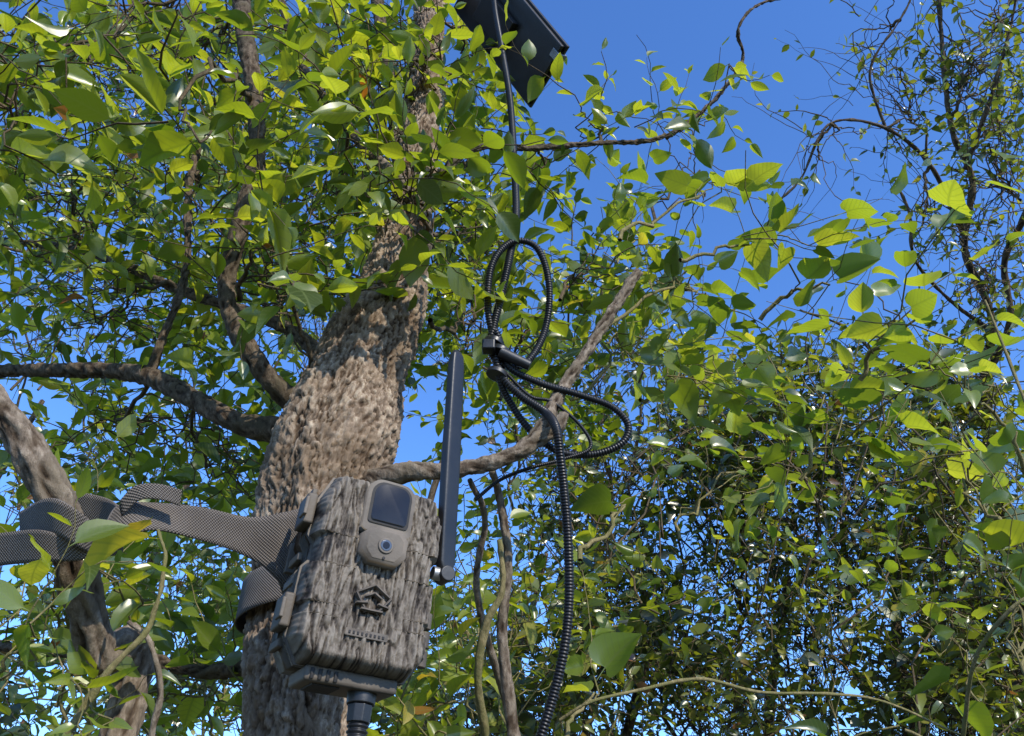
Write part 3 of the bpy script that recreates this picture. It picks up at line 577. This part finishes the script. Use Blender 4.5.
# ---------------------------------------------------------------- strap
strap = empty("webbing_strap")
def ribbon(name, rows):
    P = np.array([[*W(*r[:3]), *W(*r[3:])] for r in rows]); C, u = spline(P, .003); n = len(C); m = 9; t = np.linspace(0, 1, m)
    A = C[:, None, :3]*(1-t)[None, :, None]+C[:, None, 3:]*t[None, :, None]
    wl = np.linalg.norm(C[:, 3:]-C[:, :3], axis=1); lv = np.stack([np.repeat(u[:, None], m, 1), wl[:, None]*t[None], np.zeros((n, m))], -1)
    i = np.arange(n-1)[:, None]*m; j = np.arange(m-1)[None]; Q = np.stack([i+j, i+j+1, i+m+j+1, i+m+j], -1)
    o = mesh_obj(name, A.reshape(-1, 3), Q, m_web, strap, {'lv': lv.reshape(-1, 3)}); sm = o.modifiers.new("t", 'SOLIDIFY'); sm.thickness = .0016; sm.offset = 0
    return o
ribbon("main_band", [(-60, 540, .60, -60, 578, .60), (0, 533, .585, 0, 566, .582), (40, 530, .570, 45, 562, .568), (78, 540, .568, 82, 560, .570), (100, 532, .580, 106, 552, .575), (118, 505, .600, 112, 548, .590), (150, 503, .620, 148, 530, .600), (200, 507, .640, 200, 540, .630), (250, 517, .660, 245, 556, .650), (285, 512, .672, 276, 578, .655), (306, 508, .69, 288, 604, .672), (330, 510, .72, 310, 610, .70)])
ribbon("wrap", [(20, 512, .600, 22, 548, .595), (50, 498, .572, 52, 534, .570), (80, 512, .566, 80, 548, .565), (104, 530, .585, 100, 556, .585), (125, 520, .63, 122, 552, .63), (110, 500, .68, 108, 535, .68), (70, 490, .69, 70, 525, .69)])
ribbon("loose_tail", [(120, 500, .6, 122, 516, .6), (135, 486, .605, 140, 500, .603), (158, 484, .61, 162, 500, .606), (182, 490, .615, 180, 506, .612)])
def around_trunk():
    ax = W(306, 600, dv(600)); R = .0635; T = np.array([0, 0, 1.]); m = 9; n = 90; V = []; lv = []
    for i in range(n+1):
        a_ = 2*math.pi*i/n; o = np.array([math.cos(a_), math.sin(a_), 0])*R
        for k in range(m):
            V.append(ax+o+T*(.020-.040*k/(m-1)+.010*math.cos(a_))); lv.append((a_*R, .04*k/(m-1), 0))
    i = np.arange(n)[:, None]*m; j = np.arange(m-1)[None]; Q = np.stack([i+j, i+j+1, i+m+j+1, i+m+j], -1)
    o = mesh_obj("trunk_wrap", V, Q, m_web, strap, {'lv': np.array(lv)}); sm = o.modifiers.new("t", 'SOLIDIFY'); sm.thickness = .0016; sm.offset = 0
around_trunk()

# ---------------------------------------------------------------- solar panel on its bracket
sp_ = empty("solar_panel")
A, B, C_ = W(482, -50, 1.40), W(562, 46, 1.30), W(534, 94, 1.356)
ex = nrmz(B-A); Lx = np.linalg.norm(B-A); ey = C_-B; ey = ey-ex*ey.dot(ex); Ly = np.linalg.norm(ey)*1.25; ey = nrmz(ey); ez = np.cross(ex, ey)
flip = ez[2] < 0
if flip: O = A+ey*Ly; ey = -ey; ez = -ez
else: O = A
Mx = Matrix(((ex[0], ey[0], ez[0], O[0]), (ex[1], ey[1], ez[1], O[1]), (ex[2], ey[2], ez[2], O[2]), (0, 0, 0, 1)))
sp_.matrix_world = Mx
part("back_shell", box(0, Lx, 0, Ly, 0, .008), m_black, sp_, bevel=.002)
part("frame_rim", box(-.004, Lx+.004, -.004, Ly+.004, .0082, .014), m_black, sp_, bevel=.0015)
part("cell_glass", box(.004, Lx-.004, .004, Ly-.004, .0138, .0155), m_glass, sp_, bevel=.0005)
part("junction_box", box(Lx*.25, Lx*.6, Ly*.3, Ly*.75, -.012, .0005), m_dark, sp_, bevel=.002)
part("clip", box(Lx-.012, Lx+.007, Ly*.1, Ly*.22, -.003, .017), m_metal, sp_, bevel=.001)
br = empty("panel_bracket", sp_); br.matrix_world = Matrix.Identity(4); br.matrix_parent_inverse = Mx.inverted()
t0 = W(448, 25, dv(25)-.09)
part("bracket_arm", cyl(t0, W(500, 10, 1.385), .008), m_black, br); part("bracket_plate", box(t0[0]-.022, t0[0]+.022, t0[1]-.02, t0[1]+.06, t0[2]-.07, t0[2]+.14), m_black, br, bevel=.003)
part("bracket_clamp", box(t0[0]-.03, t0[0]+.026, t0[1]-.024, t0[1]+.055, t0[2]+.01, t0[2]+.03), m_metal, br, bevel=.002)
bpy.context.view_layer.update()
